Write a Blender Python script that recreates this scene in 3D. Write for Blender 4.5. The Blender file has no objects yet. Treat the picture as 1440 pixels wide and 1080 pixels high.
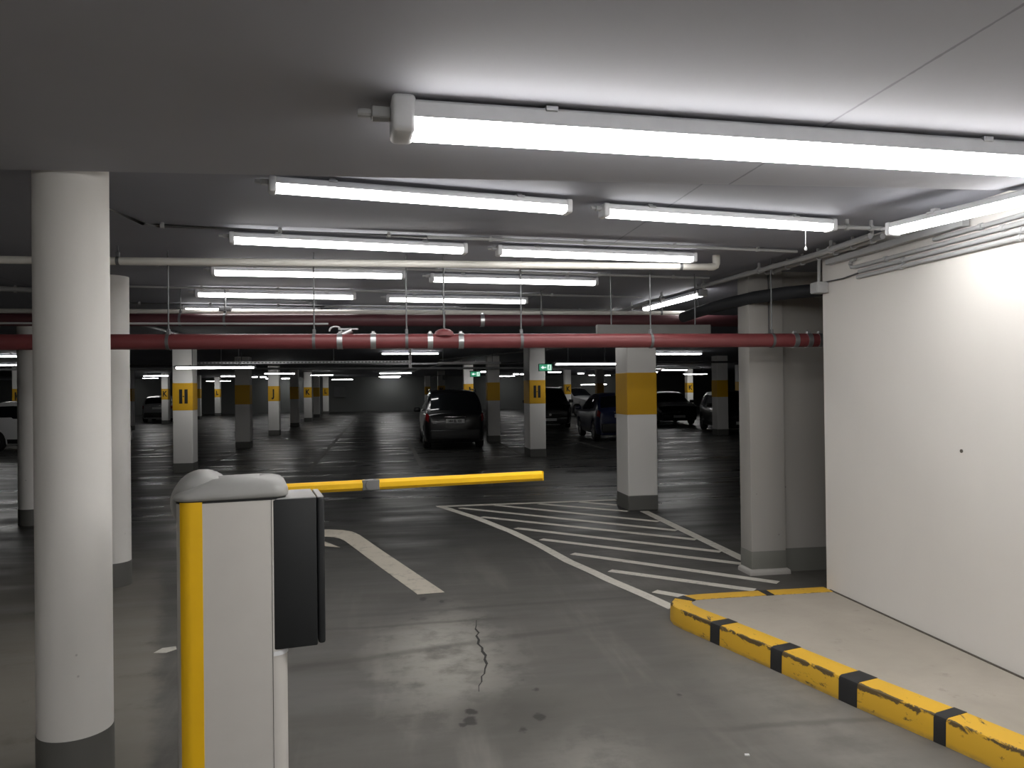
import bpy, bmesh, math, random
from mathutils import Vector, Matrix
random.seed(7)
D = bpy.data
sc = bpy.context.scene
col = D.collections.new('garage'); sc.collection.children.link(col)
R = math.radians
PI = math.pi

# ------------------------------------------------------------------ materials
def new_mat(name):
    m = D.materials.new(name); m.use_nodes = True
    nt = m.node_tree
    return m, nt, nt.nodes['Principled BSDF']

def mix_rgb(nt, fac, a, b, mode='MIX'):
    n = nt.nodes.new('ShaderNodeMix'); n.data_type = 'RGBA'; n.blend_type = mode
    for sock, v in ((n.inputs[0], fac), (n.inputs[6], a), (n.inputs[7], b)):
        if isinstance(v, (int, float)): sock.default_value = v
        elif isinstance(v, tuple): sock.default_value = (*v[:3], 1)
        else: nt.links.new(v, sock)
    return n.outputs[2]

def math_n(nt, op, a, b=None, c=None, clamp=False):
    n = nt.nodes.new('ShaderNodeMath'); n.operation = op; n.use_clamp = clamp
    for i, v in enumerate((a, b, c)):
        if v is None: continue
        if isinstance(v, (int, float)): n.inputs[i].default_value = v
        else: nt.links.new(v, n.inputs[i])
    return n.outputs[0]

def ramp(nt, v, a, b, lo=0.0, hi=1.0, smooth=True):
    n = nt.nodes.new('ShaderNodeMapRange')
    n.interpolation_type = 'SMOOTHSTEP' if smooth else 'LINEAR'
    nt.links.new(v, n.inputs[0])
    n.inputs[1].default_value = a; n.inputs[2].default_value = b
    n.inputs[3].default_value = lo; n.inputs[4].default_value = hi
    return n.outputs[0]

def coords(nt):
    return nt.nodes.new('ShaderNodeTexCoord').outputs['Object']

def geo_pos(nt):
    return nt.nodes.new('ShaderNodeNewGeometry').outputs['Position']

def scaled(nt, vec, s, rot=0):
    n = nt.nodes.new('ShaderNodeMapping'); n.inputs['Scale'].default_value = s
    n.inputs['Rotation'].default_value = (0, 0, rot)
    nt.links.new(vec, n.inputs['Vector']); return n.outputs[0]

def noise(nt, vec, scale, detail=4, rough=.55, dist=0):
    n = nt.nodes.new('ShaderNodeTexNoise')
    n.inputs['Scale'].default_value = scale; n.inputs['Detail'].default_value = detail
    n.inputs['Roughness'].default_value = rough; n.inputs['Distortion'].default_value = dist
    nt.links.new(vec, n.inputs['Vector']); return n.outputs['Fac']

def bump(nt, bsdf, h, strength=.2, dist=.01):
    n = nt.nodes.new('ShaderNodeBump'); n.inputs['Strength'].default_value = strength
    n.inputs['Distance'].default_value = dist
    nt.links.new(h, n.inputs['Height']); nt.links.new(n.outputs[0], bsdf.inputs['Normal'])

def plain(name, c, rough=.5, metal=0, var=.12, scale=9, coat=0):
    m, nt, b = new_mat(name)
    f = noise(nt, coords(nt), scale)
    dark = tuple(x*(1-var) for x in c); lite = tuple(min(1, x*(1+var)) for x in c)
    nt.links.new(mix_rgb(nt, f, dark, lite), b.inputs['Base Color'])
    b.inputs['Roughness'].default_value = rough; b.inputs['Metallic'].default_value = metal
    b.inputs['Coat Weight'].default_value = coat
    return m

def emit(name, c, s):
    m, nt, b = new_mat(name)
    b.inputs['Base Color'].default_value = (.8, .8, .8, 1)
    b.inputs['Emission Color'].default_value = (*c, 1); b.inputs['Emission Strength'].default_value = s
    f = noise(nt, coords(nt), 3); nt.links.new(ramp(nt, f, 0, 1, .35, .45), b.inputs['Roughness'])
    return m

def paint_mat(name, c, wear_c, wear=.25, scale=14, rough=.55):
    m, nt, b = new_mat(name)
    p = geo_pos(nt)
    f = noise(nt, p, scale, 8, .7); g = noise(nt, p, 2.2, 3)
    k = math_n(nt, 'MULTIPLY', ramp(nt, f, .5, .68), ramp(nt, g, .3, .7, wear*.3, wear))
    base = mix_rgb(nt, g, tuple(x*.9 for x in c), c)
    nt.links.new(mix_rgb(nt, k, base, wear_c), b.inputs['Base Color'])
    b.inputs['Roughness'].default_value = rough
    return m

def wall_mat(name, c, spots=True, rough=.7):
    m, nt, b = new_mat(name)
    p = geo_pos(nt)
    f = noise(nt, scaled(nt, p, (1, 1, .35)), 2.0, 5); g = noise(nt, p, 26, 6, .7)
    base = mix_rgb(nt, f, tuple(x*.92 for x in c), c)
    if spots:
        v = nt.nodes.new('ShaderNodeTexVoronoi'); v.inputs['Scale'].default_value = 9
        nt.links.new(p, v.inputs['Vector'])
        sep = nt.nodes.new('ShaderNodeSeparateColor'); nt.links.new(v.outputs['Color'], sep.inputs[0])
        near = ramp(nt, v.outputs['Distance'], .045, .085, 1, 0)
        k = math_n(nt, 'MULTIPLY', near, math_n(nt, 'GREATER_THAN', sep.outputs[0], .8))
        base = mix_rgb(nt, math_n(nt, 'MULTIPLY', k, .6), base, tuple(x*.35 for x in c))
    nt.links.new(base, b.inputs['Base Color'])
    b.inputs['Roughness'].default_value = rough
    bump(nt, b, g, .12, .004)
    return m

M = {}
def build_materials():
    # floor: worn grey lane coating, bare warm concrete beside it, dark coating further in with some light falloff painted into it
    m, nt, b = new_mat('garage_floor')
    p = geo_pos(nt)
    sep = nt.nodes.new('ShaderNodeSeparateXYZ'); nt.links.new(p, sep.inputs[0])
    X, Y = sep.outputs[0], sep.outputs[1]
    n1 = noise(nt, p, .55, 5, .6, .3); n2 = noise(nt, p, 3.5, 8, .65); n3 = noise(nt, p, 40, 4, .7)
    streak = noise(nt, scaled(nt, p, (2.2, .28, 1), R(-15)), 1.0, 5, .6, .2)
    cross = noise(nt, scaled(nt, p, (.3, 1.6, 1)), 1.2, 5, .6)
    v = math_n(nt, 'ADD', math_n(nt, 'MULTIPLY', X, .966), math_n(nt, 'MULTIPLY', Y, .26))
    v = math_n(nt, 'ADD', v, math_n(nt, 'MULTIPLY', math_n(nt, 'SUBTRACT', n2, .5), .25))
    lane = mix_rgb(nt, n1, (.062, .060, .054), (.140, .133, .118))
    lane = mix_rgb(nt, ramp(nt, streak, .5, .72, 0, .6), lane, (.215, .204, .182))
    lane = mix_rgb(nt, ramp(nt, n2, .52, .8, 0, .5), lane, (.07, .068, .062))
    conc = mix_rgb(nt, n1, (.17, .158, .136), (.29, .268, .23))
    conc = mix_rgb(nt, ramp(nt, n2, .55, .75, 0, .5), conc, (.10, .094, .08))
    cm = math_n(nt, 'MULTIPLY', ramp(nt, v, -.16, -.04, 1, 0), ramp(nt, Y, 7.5, 11, 1, 0))  # concrete fades out with depth, the dimmer light painted into the mask
    near = mix_rgb(nt, cm, lane, conc)
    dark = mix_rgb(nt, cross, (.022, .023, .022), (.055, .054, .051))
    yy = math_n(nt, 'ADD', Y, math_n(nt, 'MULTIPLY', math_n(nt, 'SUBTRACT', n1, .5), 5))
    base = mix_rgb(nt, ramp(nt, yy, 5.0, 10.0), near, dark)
    vo = nt.nodes.new('ShaderNodeTexVoronoi'); vo.inputs['Scale'].default_value = 2.6
    nt.links.new(p, vo.inputs['Vector'])
    sc2 = nt.nodes.new('ShaderNodeSeparateColor'); nt.links.new(vo.outputs['Color'], sc2.inputs[0])
    spot = math_n(nt, 'MULTIPLY', ramp(nt, math_n(nt, 'ADD', vo.outputs['Distance'], math_n(nt, 'MULTIPLY', n2, .08)), .08, .13, 1, 0),
                  math_n(nt, 'GREATER_THAN', sc2.outputs[1], .72))
    base = mix_rgb(nt, math_n(nt, 'MULTIPLY', spot, .75), base, (.035, .034, .030))
    n4 = noise(nt, p, 16, 4, .6)
    def blob(cx, cy, r, soft, amp, sx=1, sy=1, nz=None):
        q = nt.nodes.new('ShaderNodeVectorMath'); q.operation = 'DISTANCE'
        nt.links.new(scaled(nt, p, (sx, sy, 1)), q.inputs[0]); q.inputs[1].default_value = (cx*sx, cy*sy, 0)
        d = math_n(nt, 'ADD', q.outputs['Value'], math_n(nt, 'MULTIPLY', math_n(nt, 'SUBTRACT', nz or n2, .5), amp))
        return ramp(nt, d, r-soft, r+soft, 1, 0)
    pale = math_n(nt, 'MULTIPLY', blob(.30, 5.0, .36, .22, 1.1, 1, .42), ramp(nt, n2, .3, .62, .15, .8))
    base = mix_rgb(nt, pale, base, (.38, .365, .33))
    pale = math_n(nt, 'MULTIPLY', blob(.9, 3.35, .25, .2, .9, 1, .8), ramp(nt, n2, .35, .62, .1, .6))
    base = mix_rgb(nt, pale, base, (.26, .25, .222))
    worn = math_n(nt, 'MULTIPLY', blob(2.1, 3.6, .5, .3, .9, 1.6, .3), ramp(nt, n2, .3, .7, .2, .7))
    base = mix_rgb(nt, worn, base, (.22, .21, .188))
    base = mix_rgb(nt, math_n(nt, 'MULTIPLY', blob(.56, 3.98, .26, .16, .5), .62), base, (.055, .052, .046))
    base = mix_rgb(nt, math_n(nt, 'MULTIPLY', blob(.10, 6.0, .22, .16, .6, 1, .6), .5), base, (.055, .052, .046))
    for cx, cy, r in ((.391, 4.05, .028), (.374, 3.935, .036), (.736, 3.913, .026), (.62, 3.78, .02), (.335, 3.884, .018), (.73, 4.416, .012), (.777, 4.267, .012), (1.538, 4.054, .010), (.226, 6.284, .03), (.374, 6.17, .02)):
        base = mix_rgb(nt, math_n(nt, 'MULTIPLY', blob(cx, cy, r, .01, .07, 1, .7, n4), .85), base, (.022, .02, .018))
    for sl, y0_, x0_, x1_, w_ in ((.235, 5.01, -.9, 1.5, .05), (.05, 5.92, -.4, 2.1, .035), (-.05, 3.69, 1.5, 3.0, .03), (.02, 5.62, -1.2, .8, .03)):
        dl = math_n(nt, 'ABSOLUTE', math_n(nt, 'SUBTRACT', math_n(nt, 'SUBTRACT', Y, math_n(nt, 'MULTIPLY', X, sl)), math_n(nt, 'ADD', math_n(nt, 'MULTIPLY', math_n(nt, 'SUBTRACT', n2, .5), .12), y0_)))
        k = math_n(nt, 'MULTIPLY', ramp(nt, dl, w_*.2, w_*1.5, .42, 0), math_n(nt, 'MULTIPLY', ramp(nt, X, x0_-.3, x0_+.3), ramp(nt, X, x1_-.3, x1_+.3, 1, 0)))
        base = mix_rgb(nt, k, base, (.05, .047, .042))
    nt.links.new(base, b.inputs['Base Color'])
    rr = math_n(nt, 'ADD', ramp(nt, cross, .3, .7, .22, .5), ramp(nt, yy, 4, 12, .28, 0))
    nt.links.new(rr, b.inputs['Roughness'])
    bump(nt, b, n3, .08, .004)
    M['floor'] = m
    # soffit and ceiling concrete with board joints
    for nm, c in (('soffit', (.385, .39, .43)), ('ceiling', (.29, .30, .345))):
        m, nt, b = new_mat(nm)
        p = geo_pos(nt)
        sep = nt.nodes.new('ShaderNodeSeparateXYZ'); nt.links.new(p, sep.inputs[0])
        f = noise(nt, p, 1.3, 6, .6); g = noise(nt, p, 18, 5, .7)
        wob = math_n(nt, 'MULTIPLY', math_n(nt, 'SUBTRACT', g, .5), .012)
        base = mix_rgb(nt, f, tuple(x*.85 for x in c), c)
        base = mix_rgb(nt, ramp(nt, g, .68, .82, 0, .35), base, tuple(x*.4 for x in c))
        jx = math_n(nt, 'ABSOLUTE', math_n(nt, 'ADD', math_n(nt, 'SUBTRACT', math_n(nt, 'PINGPONG', math_n(nt, 'ADD', sep.outputs[0], 3.42), 2.5), 0), wob))
        base = mix_rgb(nt, ramp(nt, jx, .003, .008, .6, 0), base, tuple(x*.3 for x in c))
        nt.links.new(base, b.inputs['Base Color']); b.inputs['Roughness'].default_value = .75
        bump(nt, b, g, .1, .004)
        M[nm] = m
    M['white_wall'] = wall_mat('white_wall_paint', (.74, .715, .68))
    M['column_white'] = wall_mat('column_white_paint', (.80, .785, .755))
    M['grey_wall'] = wall_mat('grey_rendered_wall', (.42, .405, .38))
    M['far_wall'] = wall_mat('far_wall_paint', (.15, .157, .152), False)
    M['skirting'] = wall_mat('dark_grey_base_paint', (.13, .13, .12), False, .55)
    M['skirting_light'] = wall_mat('grey_green_base_paint', (.20, .20, .18), False, .55)
    M['yellow_band'] = paint_mat('yellow_band_paint', (.72, .40, .012), (.45, .28, .05), .2)
    M['letter'] = paint_mat('black_letter_paint', (.012, .012, .012), (.05, .05, .04), .2)
    M['white_line'] = paint_mat('white_floor_paint', (.70, .67, .60), (.20, .19, .17), .55, 18)
    M['grey_line'] = paint_mat('worn_floor_paint', (.20, .195, .18), (.06, .06, .055), .9, 12)
    M['arrow'] = paint_mat('arrow_floor_paint', (.60, .55, .46), (.25, .23, .20), .9, 10)
    M['crack'] = plain('crack_dark', (.03, .029, .027), .9)  # dark colour of the crack strips
    # kerb yellow with scraped black edge
    m, nt, b = new_mat('kerb_yellow_paint')
    p = geo_pos(nt); sep = nt.nodes.new('ShaderNodeSeparateXYZ'); nt.links.new(p, sep.inputs[0])
    n1 = noise(nt, scaled(nt, p, (3, 1.2, 3)), 5, 8, .7, .6); n2 = noise(nt, p, 1.7, 4)
    ed = math_n(nt, 'MULTIPLY', ramp(nt, sep.outputs[2], .092, .118), ramp(nt, sep.outputs[2], .1275, .1295, 1, 0))
    k = ramp(nt, math_n(nt, 'ADD', n1, math_n(nt, 'MULTIPLY', ed, .17)), .60, .66, 0, .9)
    low = math_n(nt, 'MULTIPLY', ramp(nt, sep.outputs[2], .03, 0), ramp(nt, n1, .4, .6, .2, .6))
    base = mix_rgb(nt, n2, (.60, .36, .035), (.74, .42, .02))
    base = mix_rgb(nt, k, base, (.035, .03, .025)); base = mix_rgb(nt, low, base, (.16, .13, .07))
    nt.links.new(base, b.inputs['Base Color']); b.inputs['Roughness'].default_value = .6
    M['kerb'] = m
    M['kerb_black'] = plain('kerb_black_paint', (.018, .018, .019), .6)
    m, nt, b = new_mat('island_concrete')
    p = geo_pos(nt)
    f = noise(nt, p, 1.6, 6, .65, .4); g = noise(nt, p, 7, 6, .7)
    base = mix_rgb(nt, f, (.27, .245, .205), (.43, .39, .335))
    base = mix_rgb(nt, ramp(nt, g, .58, .8, 0, .6), base, (.15, .135, .11))
    nt.links.new(base, b.inputs['Base Color']); b.inputs['Roughness'].default_value = .7
    M['island'] = m
    M['joint'] = plain('dirty_joint', (.10, .09, .075), .9, 0, .5, 30)
    M['tube'] = emit('lit_diffuser', (1, .975, .945), 13.2)
    M['tube_big'] = emit('bright_lit_diffuser', (1, .975, .945), 26)
    M['tube_far'] = emit('far_lit_diffuser', (1, .985, .965), 21)
    M['fix'] = plain('white_fixture_plastic', (.74, .75, .77), .45)
    M['steel'] = plain('galvanised_steel', (.55, .56, .57), .35, .9)
    M['dsteel'] = plain('dull_steel', (.16, .165, .17), .5, .6)
    M['conduit'] = plain('grey_plastic_conduit', (.40, .405, .41), .5)
    M['dconduit'] = plain('dark_grey_cable', (.10, .10, .105), .6)
    M['red'] = plain('red_pipe_paint', (.175, .040, .043), .42, 0, .2, 5)
    M['red_shaded'] = plain('shaded_red_pipe_paint', (.085, .026, .032), .5, 0, .2, 5)  # darker copy of the pipe red, its weaker light put into the colour
    M['wpipe'] = plain('white_pipe_paint', (.66, .645, .60), .5)
    M['duct'] = plain('black_rubber_insulation', (.020, .022, .026), .7)
    M['cab'] = plain('pale_grey_cabinet_paint', (.56, .54, .51), .45, 0, .04)
    M['cap'] = plain('grey_moulded_cap', (.30, .30, .29), .4, 0, .05)
    M['byellow'] = plain('yellow_cabinet_strip', (.86, .50, .006), .4, 0, .05)
    M['black'] = plain('black_plastic', (.008, .0095, .011), .6)
    M['hingegrey'] = plain('grey_hinge_plastic', (.14, .14, .14), .5)
    M['boxtop'] = plain('grey_box_lid', (.30, .30, .30), .4)
    M['sign_green'] = emit('lit_green_sign', (.02, .34, .17), .55)
    M['sign_white'] = emit('lit_white_symbol', (.75, .95, .85), .9)
    M['sign_grey'] = plain('grey_sign_back', (.15, .15, .145), .5)
    M['glass'] = plain('dark_car_glass', (.006, .007, .008), .06)
    M['tyre'] = plain('tyre_rubber', (.012, .012, .012), .8)
    M['rim'] = plain('alloy_rim', (.24, .24, .25), .35, .8)
    M['chrome'] = plain('chrome_trim', (.7, .7, .7), .15, 1)
    M['lamp_red'] = plain('red_lamp_lens', (.20, .008, .010), .15)
    M['lamp_clear'] = plain('clear_lamp_lens', (.35, .36, .38), .1)
    M['plate'] = plain('number_plate_white', (.55, .56, .55), .4)
    M['trim'] = plain('black_car_trim', (.014, .014, .014), .5)
    for nm, c in (('car_black', (.004, .0042, .005)), ('car_blue', (.010, .016, .055)), ('car_white', (.74, .74, .73)),
                  ('car_silver', (.22, .225, .23)), ('car_dark', (.018, .019, .022))):
        M[nm] = plain(nm + '_paint', c, .28, 0, .05, 4, .35)
build_materials()

# ------------------------------------------------------------------ helpers
def link(o, parent=None):
    col.objects.link(o)
    if parent: o.parent = parent
    return o

def tag(o, label, cat, group=None):
    o['label'] = label; o['category'] = cat
    if group: o['group'] = group
    return o

def empty(name, loc=(0, 0, 0), rz=0, label=None, cat=None, group=None):
    o = D.objects.new(name, None); o.location = loc; o.rotation_euler = (0, 0, rz)
    o.empty_display_size = .1
    link(o)
    if label: tag(o, label, cat, group)
    return o

class MB:
    def __init__(s): s.bm = bmesh.new()
    def _xf(s, geom, mat):
        bmesh.ops.transform(s.bm, matrix=mat, verts=geom)
    def box(s, x0, x1, y0, y1, z0, z1, bev=0, seg=2):
        r = bmesh.ops.create_cube(s.bm, size=1)['verts']
        s._xf(r, Matrix.Translation(((x0+x1)/2, (y0+y1)/2, (z0+z1)/2)) @ Matrix.Diagonal((x1-x0, y1-y0, z1-z0, 1)))
        if bev:
            ed = list({e for v in r for e in v.link_edges})
            bmesh.ops.bevel(s.bm, geom=ed, offset=bev, segments=seg, affect='EDGES', profile=.5)
        return s
    def cyl(s, a, b, r, n=16, r2=None, caps=True):
        a, b = Vector(a), Vector(b); d = b-a
        q = d.to_track_quat('Z', 'Y').to_matrix().to_4x4()
        v = bmesh.ops.create_cone(s.bm, cap_ends=caps, segments=n, radius1=r, radius2=r if r2 is None else r2, depth=d.length)['verts']
        s._xf(v, Matrix.Translation((a+b)/2) @ q)
        return s
    def tube(s, pts, r, n=10, closed=False):
        pts = [Vector(p) for p in pts]; rings = []
        for i, p in enumerate(pts):
            t = (pts[min(i+1, len(pts)-1)] - pts[max(i-1, 0)])
            if closed: t = pts[(i+1) % len(pts)] - pts[i-1]
            t.normalize()
            q = t.to_track_quat('Z', 'Y')
            rings.append([s.bm.verts.new(p + q @ Vector((r*math.cos(2*PI*k/n), r*math.sin(2*PI*k/n), 0))) for k in range(n)])
        m = len(pts)
        for i in range(m if closed else m-1):
            A, B = rings[i], rings[(i+1) % m]
            # match the start vertex of both rings
            o = min(range(n), key=lambda k: (A[0].co-B[k].co).length)
            for k in range(n):
                s.bm.faces.new((A[k], A[(k+1) % n], B[(k+1+o) % n], B[(k+o) % n]))
        if not closed:
            s.bm.faces.new(rings[0][::-1]); s.bm.faces.new(rings[-1])
        return s
    def prism(s, poly, z0, z1, bev=0):
        bot = [s.bm.verts.new((x, y, z0)) for x, y in poly]; top = [s.bm.verts.new((x, y, z1)) for x, y in poly]
        n = len(poly)
        fs = [s.bm.faces.new(bot[::-1]), s.bm.faces.new(top)]
        for i in range(n): fs.append(s.bm.faces.new((bot[i], bot[(i+1) % n], top[(i+1) % n], top[i])))
        if bev:
            ed = [e for e in fs[1].edges]
            bmesh.ops.bevel(s.bm, geom=ed, offset=bev, segments=4, affect='EDGES', profile=.5)
        return s
    def extrude_x(s, poly, x0, x1):
        a = [s.bm.verts.new((x0, y, z)) for y, z in poly]; b = [s.bm.verts.new((x1, y, z)) for y, z in poly]
        n = len(poly)
        s.bm.faces.new(a[::-1]); s.bm.faces.new(b)
        for i in range(n): s.bm.faces.new((a[i], a[(i+1) % n], b[(i+1) % n], b[i]))
        return s
    def lathe(s, prof, n=24, axis='Z', loc=(0, 0, 0)):
        rings = []
        for r, z in prof:
            ring = []
            for k in range(n):
                a = 2*PI*k/n
                c = (r*math.cos(a), r*math.sin(a), z) if axis == 'Z' else ((r*math.cos(a), z, r*math.sin(a)) if axis == 'Y' else (z, r*math.cos(a), r*math.sin(a)))
                ring.append(s.bm.verts.new(Vector(c)+Vector(loc)))
            rings.append(ring)
        for A, B in zip(rings, rings[1:]):
            for k in range(n): s.bm.faces.new((A[k], A[(k+1) % n], B[(k+1) % n], B[k]))
        s.bm.faces.new(rings[0][::-1]); s.bm.faces.new(rings[-1])
        return s
    def grid(s, rows):
        V = [[s.bm.verts.new(p) for p in row] for row in rows]
        for A, B in zip(V, V[1:]):
            for k in range(len(A)-1):
                s.bm.faces.new((A[k], A[k+1], B[k+1], B[k]))
        return V
    def build(s, name, mat, parent=None, loc=None, smooth=30, rz=None):
        bmesh.ops.recalc_face_normals(s.bm, faces=s.bm.faces)
        me = D.meshes.new(name); s.bm.to_mesh(me); s.bm.free()
        me.materials.append(M[mat] if isinstance(mat, str) else mat)
        if smooth:
            me.polygons.foreach_set('use_smooth', [True]*len(me.polygons))
            me.set_sharp_from_angle(angle=R(smooth))
        o = D.objects.new(name, me)
        if loc: o.location = loc
        if rz: o.rotation_euler = (0, 0, rz)
        return link(o, parent)

def struct(o): o['kind'] = 'structure'; return o

def copy_tree(o, parent=None):
    c = o.copy(); col.objects.link(c); c.parent = parent
    for ch in list(o.children): copy_tree(ch, c)
    return c

def text_mesh(name, body, size, mat, parent, loc, rot=(PI/2, 0, 0), sx=1, depth=.002):
    cu = D.curves.new(name, 'FONT'); cu.body = body; cu.size = size; cu.align_x = 'CENTER'; cu.align_y = 'CENTER'
    cu.extrude = depth; cu.offset = size*.035
    t = D.objects.new(name + '_source', cu); col.objects.link(t)
    dg = bpy.context.evaluated_depsgraph_get(); dg.update()
    me = D.meshes.new_from_object(t.evaluated_get(dg)); D.objects.remove(t); D.curves.remove(cu)
    me.materials.clear(); me.materials.append(M[mat])
    o = D.objects.new(name, me); o.location = loc; o.rotation_euler = rot; o.scale = (sx, 1, 1)
    return link(o, parent)

# ------------------------------------------------------------------ camera
yaw = R(8.84); pit = math.atan(6/1080); ro = .012
f0 = Vector((math.sin(yaw), math.cos(yaw), 0)); r0 = Vector((math.cos(yaw), -math.sin(yaw), 0)); z0 = Vector((0, 0, 1))
fw = f0*math.cos(pit) + z0*math.sin(pit); u0 = -f0*math.sin(pit) + z0*math.cos(pit)
rt = r0*math.cos(ro) - u0*math.sin(ro); up = u0*math.cos(ro) + r0*math.sin(ro)
cam = D.cameras.new('camera'); cam.sensor_fit = 'HORIZONTAL'; cam.sensor_width = 36; cam.lens = 27
cam.clip_start = .05; cam.clip_end = 300
co = D.objects.new('camera', cam); sc.collection.objects.link(co); sc.camera = co
mw = Matrix((rt, up, -fw)).transposed().to_4x4(); mw.translation = (0, 0, 1.7)
co.matrix_world = mw

# ------------------------------------------------------------------ setting
CEIL, SOF = 2.735, 2.65
XL, XR, YB, YF = -30, 34, -6, 62
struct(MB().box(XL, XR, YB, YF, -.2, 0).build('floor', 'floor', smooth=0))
struct(MB().box(XL, XR, YB, YF, CEIL, CEIL+.3).build('ceiling', 'ceiling', smooth=0))
so = MB(); so.prism([(XL, YB), (XR, YB), (XR, 2.9), (2.88, 3.377), (1.216, 3.43), (.035, 3.475), (-1.63, 3.53), (XL, 4.2)], SOF, CEIL)
struct(so.build('ceiling_soffit', 'soffit', smooth=0))
struct(MB().box(XL, XR, YF, YF+.3, 0, CEIL).build('wall_far', 'far_wall', smooth=0))
struct(MB().box(XL-.3, XL, YB, YF, 0, CEIL).build('wall_left', 'far_wall', smooth=0))
struct(MB().box(XR, XR+.3, YB, YF, 0, CEIL).build('wall_right_far', 'far_wall', smooth=0))
struct(MB().box(XL, XR, YB-.3, YB, 0, CEIL).build('wall_back', 'far_wall', smooth=0))
WX, WY = 3.295, 5.50
wr = struct(MB().box(WX, WX+.3, YB, WY, 0, CEIL, .004, 1).build('wall_right', 'white_wall'))
struct(MB().box(3.49, 8.0, 6.55, 6.75, 0, CEIL).build('wall_end', 'grey_wall', smooth=0))
struct(MB().box(3.47, 8.0, 6.544, 6.55, 0, .21).build('baseboard_end', 'skirting_light', smooth=0))

# pillar at the end of that wall
pl = empty('wall_pillar', (3.33, 6.59, 0), 0, 'pale grey wall pillar with flared foot at the end of the recessed wall', 'pillar')
MB().box(-.165, .165, -.105, .115, .2, CEIL, .008).build('shaft', 'grey_wall', pl)
MB().box(-.167, .167, -.107, .117, .045, .21, .006).build('base_band', 'skirting_light', pl)
foot = MB(); foot.prism([(-.195, -.135), (.195, -.135), (.195, .115), (-.195, .115)], 0, .05, .03)
foot.build('foot', 'grey_wall', pl)
w = MB(); w.cyl((.02, -.125, 2.11), (.02, -.125, CEIL), .006, 8); w.build('cable', 'dconduit', pl)

# two old fixings left in the white wall
for y, z, lab in ((4.05, 1.30, 'small grey wall plug high on the white wall'), (3.58, 1.02, 'small rusty screw with drip mark low on the white wall')):
    o = MB().cyl((WX-.004, y, z), (WX, y, z), .011, 12).build('wall_plug', 'joint'); tag(o, lab, 'wall plug')

# ------------------------------------------------------------------ columns
def round_column(x, y, label):
    t = empty('round_column', (x, y, 0), 0, label, 'column', 'round white columns')
    top = CEIL
    MB().cyl((0, 0, .2), (0, 0, top), .152, 48).build('shaft', 'column_white', t)
    MB().cyl((0, 0, 0), (0, 0, .21), .1545, 48).build('base_band', 'skirting', t)
round_column(-1.415, 3.70, 'large round white column with dark base nearest the camera')
round_column(-2.475, 7.30, 'round white column half hidden behind the nearest white column, just right of it')
round_column(-4.68, 10.9, 'farthest round white column peeking out left of the nearest one')

FRONT_W = .40
def letter_h():
    b = MB()
    b.box(-.086, -.022, -.0035, 0, -.150, .150); b.box(.022, .086, -.0035, 0, -.150, .150)
    b.cyl((0, -.0035, 0), (0, 0, 0), .017, 4)
    return b
def square_column(x, y, label, letter=None, w=.40, d=.42, lx=0, vent=False):
    t = empty('square_column', (x, y, 0), 0, label, 'column', 'square columns with yellow bands')
    MB().box(-w/2, w/2, 0, d, .2, CEIL, .01, 1).build('shaft', 'column_white', t)
    e = .003
    MB().box(-w/2-e, w/2+e, -e, d+e, 1.31, 1.90, .01, 1).build('yellow_band', 'yellow_band', t)
    MB().box(-w/2-e, w/2+e, -e, d+e, 0, .205, .01, 1).build('base_band', 'skirting', t)
    if letter == 'H':
        letter_h().build('letter', 'letter', t, (lx, -e, 1.61), 0)
    elif letter:
        text_mesh('letter', letter, .40, 'letter', t, (lx, -e, 1.61), sx=.8)
    return t
square_column(3.385, 10.15, 'square column with blank yellow band standing at the hatched marking', w=.42, d=.55)
square_column(3.505, 18.5, 'white column lettered H on the right, below a green exit sign', 'H', .40, .8, -.01)
square_column(3.17, 24.2, 'dark unlit column between the black estate car and the right H column', None, .4, .4)
square_column(2.98, 30.4, 'column lettered J showing above the roof of the black estate car', 'J', .38, .4, .05)
square_column(2.73, 43.5, 'column lettered K seen above the middle of the black estate car', 'K', .4, .4)
square_column(2.53, 56.5, 'column lettered L seen above the left roof edge of the black estate car', 'L', .4, .4)
square_column(10.05, 43.5, 'far column lettered K between the black off-roader and the hanging tube light', 'K', .36, .4)
square_column(17.49, 43.5, 'far column lettered K behind the dark parked saloon at right', 'K', .36, .4)
square_column(11.22, 25, 'dark unlit column right of the dark saloon, left of the wall pillar', None, .4, .45)
square_column(17.25, 36, 'dim column right beside the wall pillar, mostly hidden by it', None, .5, .4)
square_column(10.2, 37, 'dark column behind the blue hatchback', None, .35, .4)
square_column(-4.375, 17.05, 'white column lettered H on the left, behind the barrier cabinet', 'H', .40, .42, .02)
square_column(-4.42, 23.8, 'dark unlit column right of the left H column', None, .42, .42)
square_column(-4.5, 30.4, 'column lettered J left of the open driving lane', 'J', .4, .4)
square_column(-4.56, 37.1, 'dark unlit column right of the left J column', None, .38, .4)
square_column(-4.63, 43.5, 'column lettered K in the left row by the driving lane', 'K', .4, .4)
square_column(-4.78, 50, 'dark unlit column between the left K and L columns', None, .38, .4)
square_column(-4.76, 56.5, 'column lettered L at the far end of the left row', 'L', .38, .4)
square_column(-12.06, 43.5, 'column lettered K in front of the silver hatchback at left', 'K', .34, .4)
square_column(-13.5, 30.4, 'column lettered K above the white car at the left edge', 'K', .36, .4)
square_column(-12.18, 56.5, 'distant column lettered L right of the left H column', 'L', .36, .4)
square_column(-11.84, 37, 'dim unlettered column just right of the round white columns', None, .34, .4)
square_column(-11.98, 50, 'distant unlettered column just behind the left H column', None, .36, .4)

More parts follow.
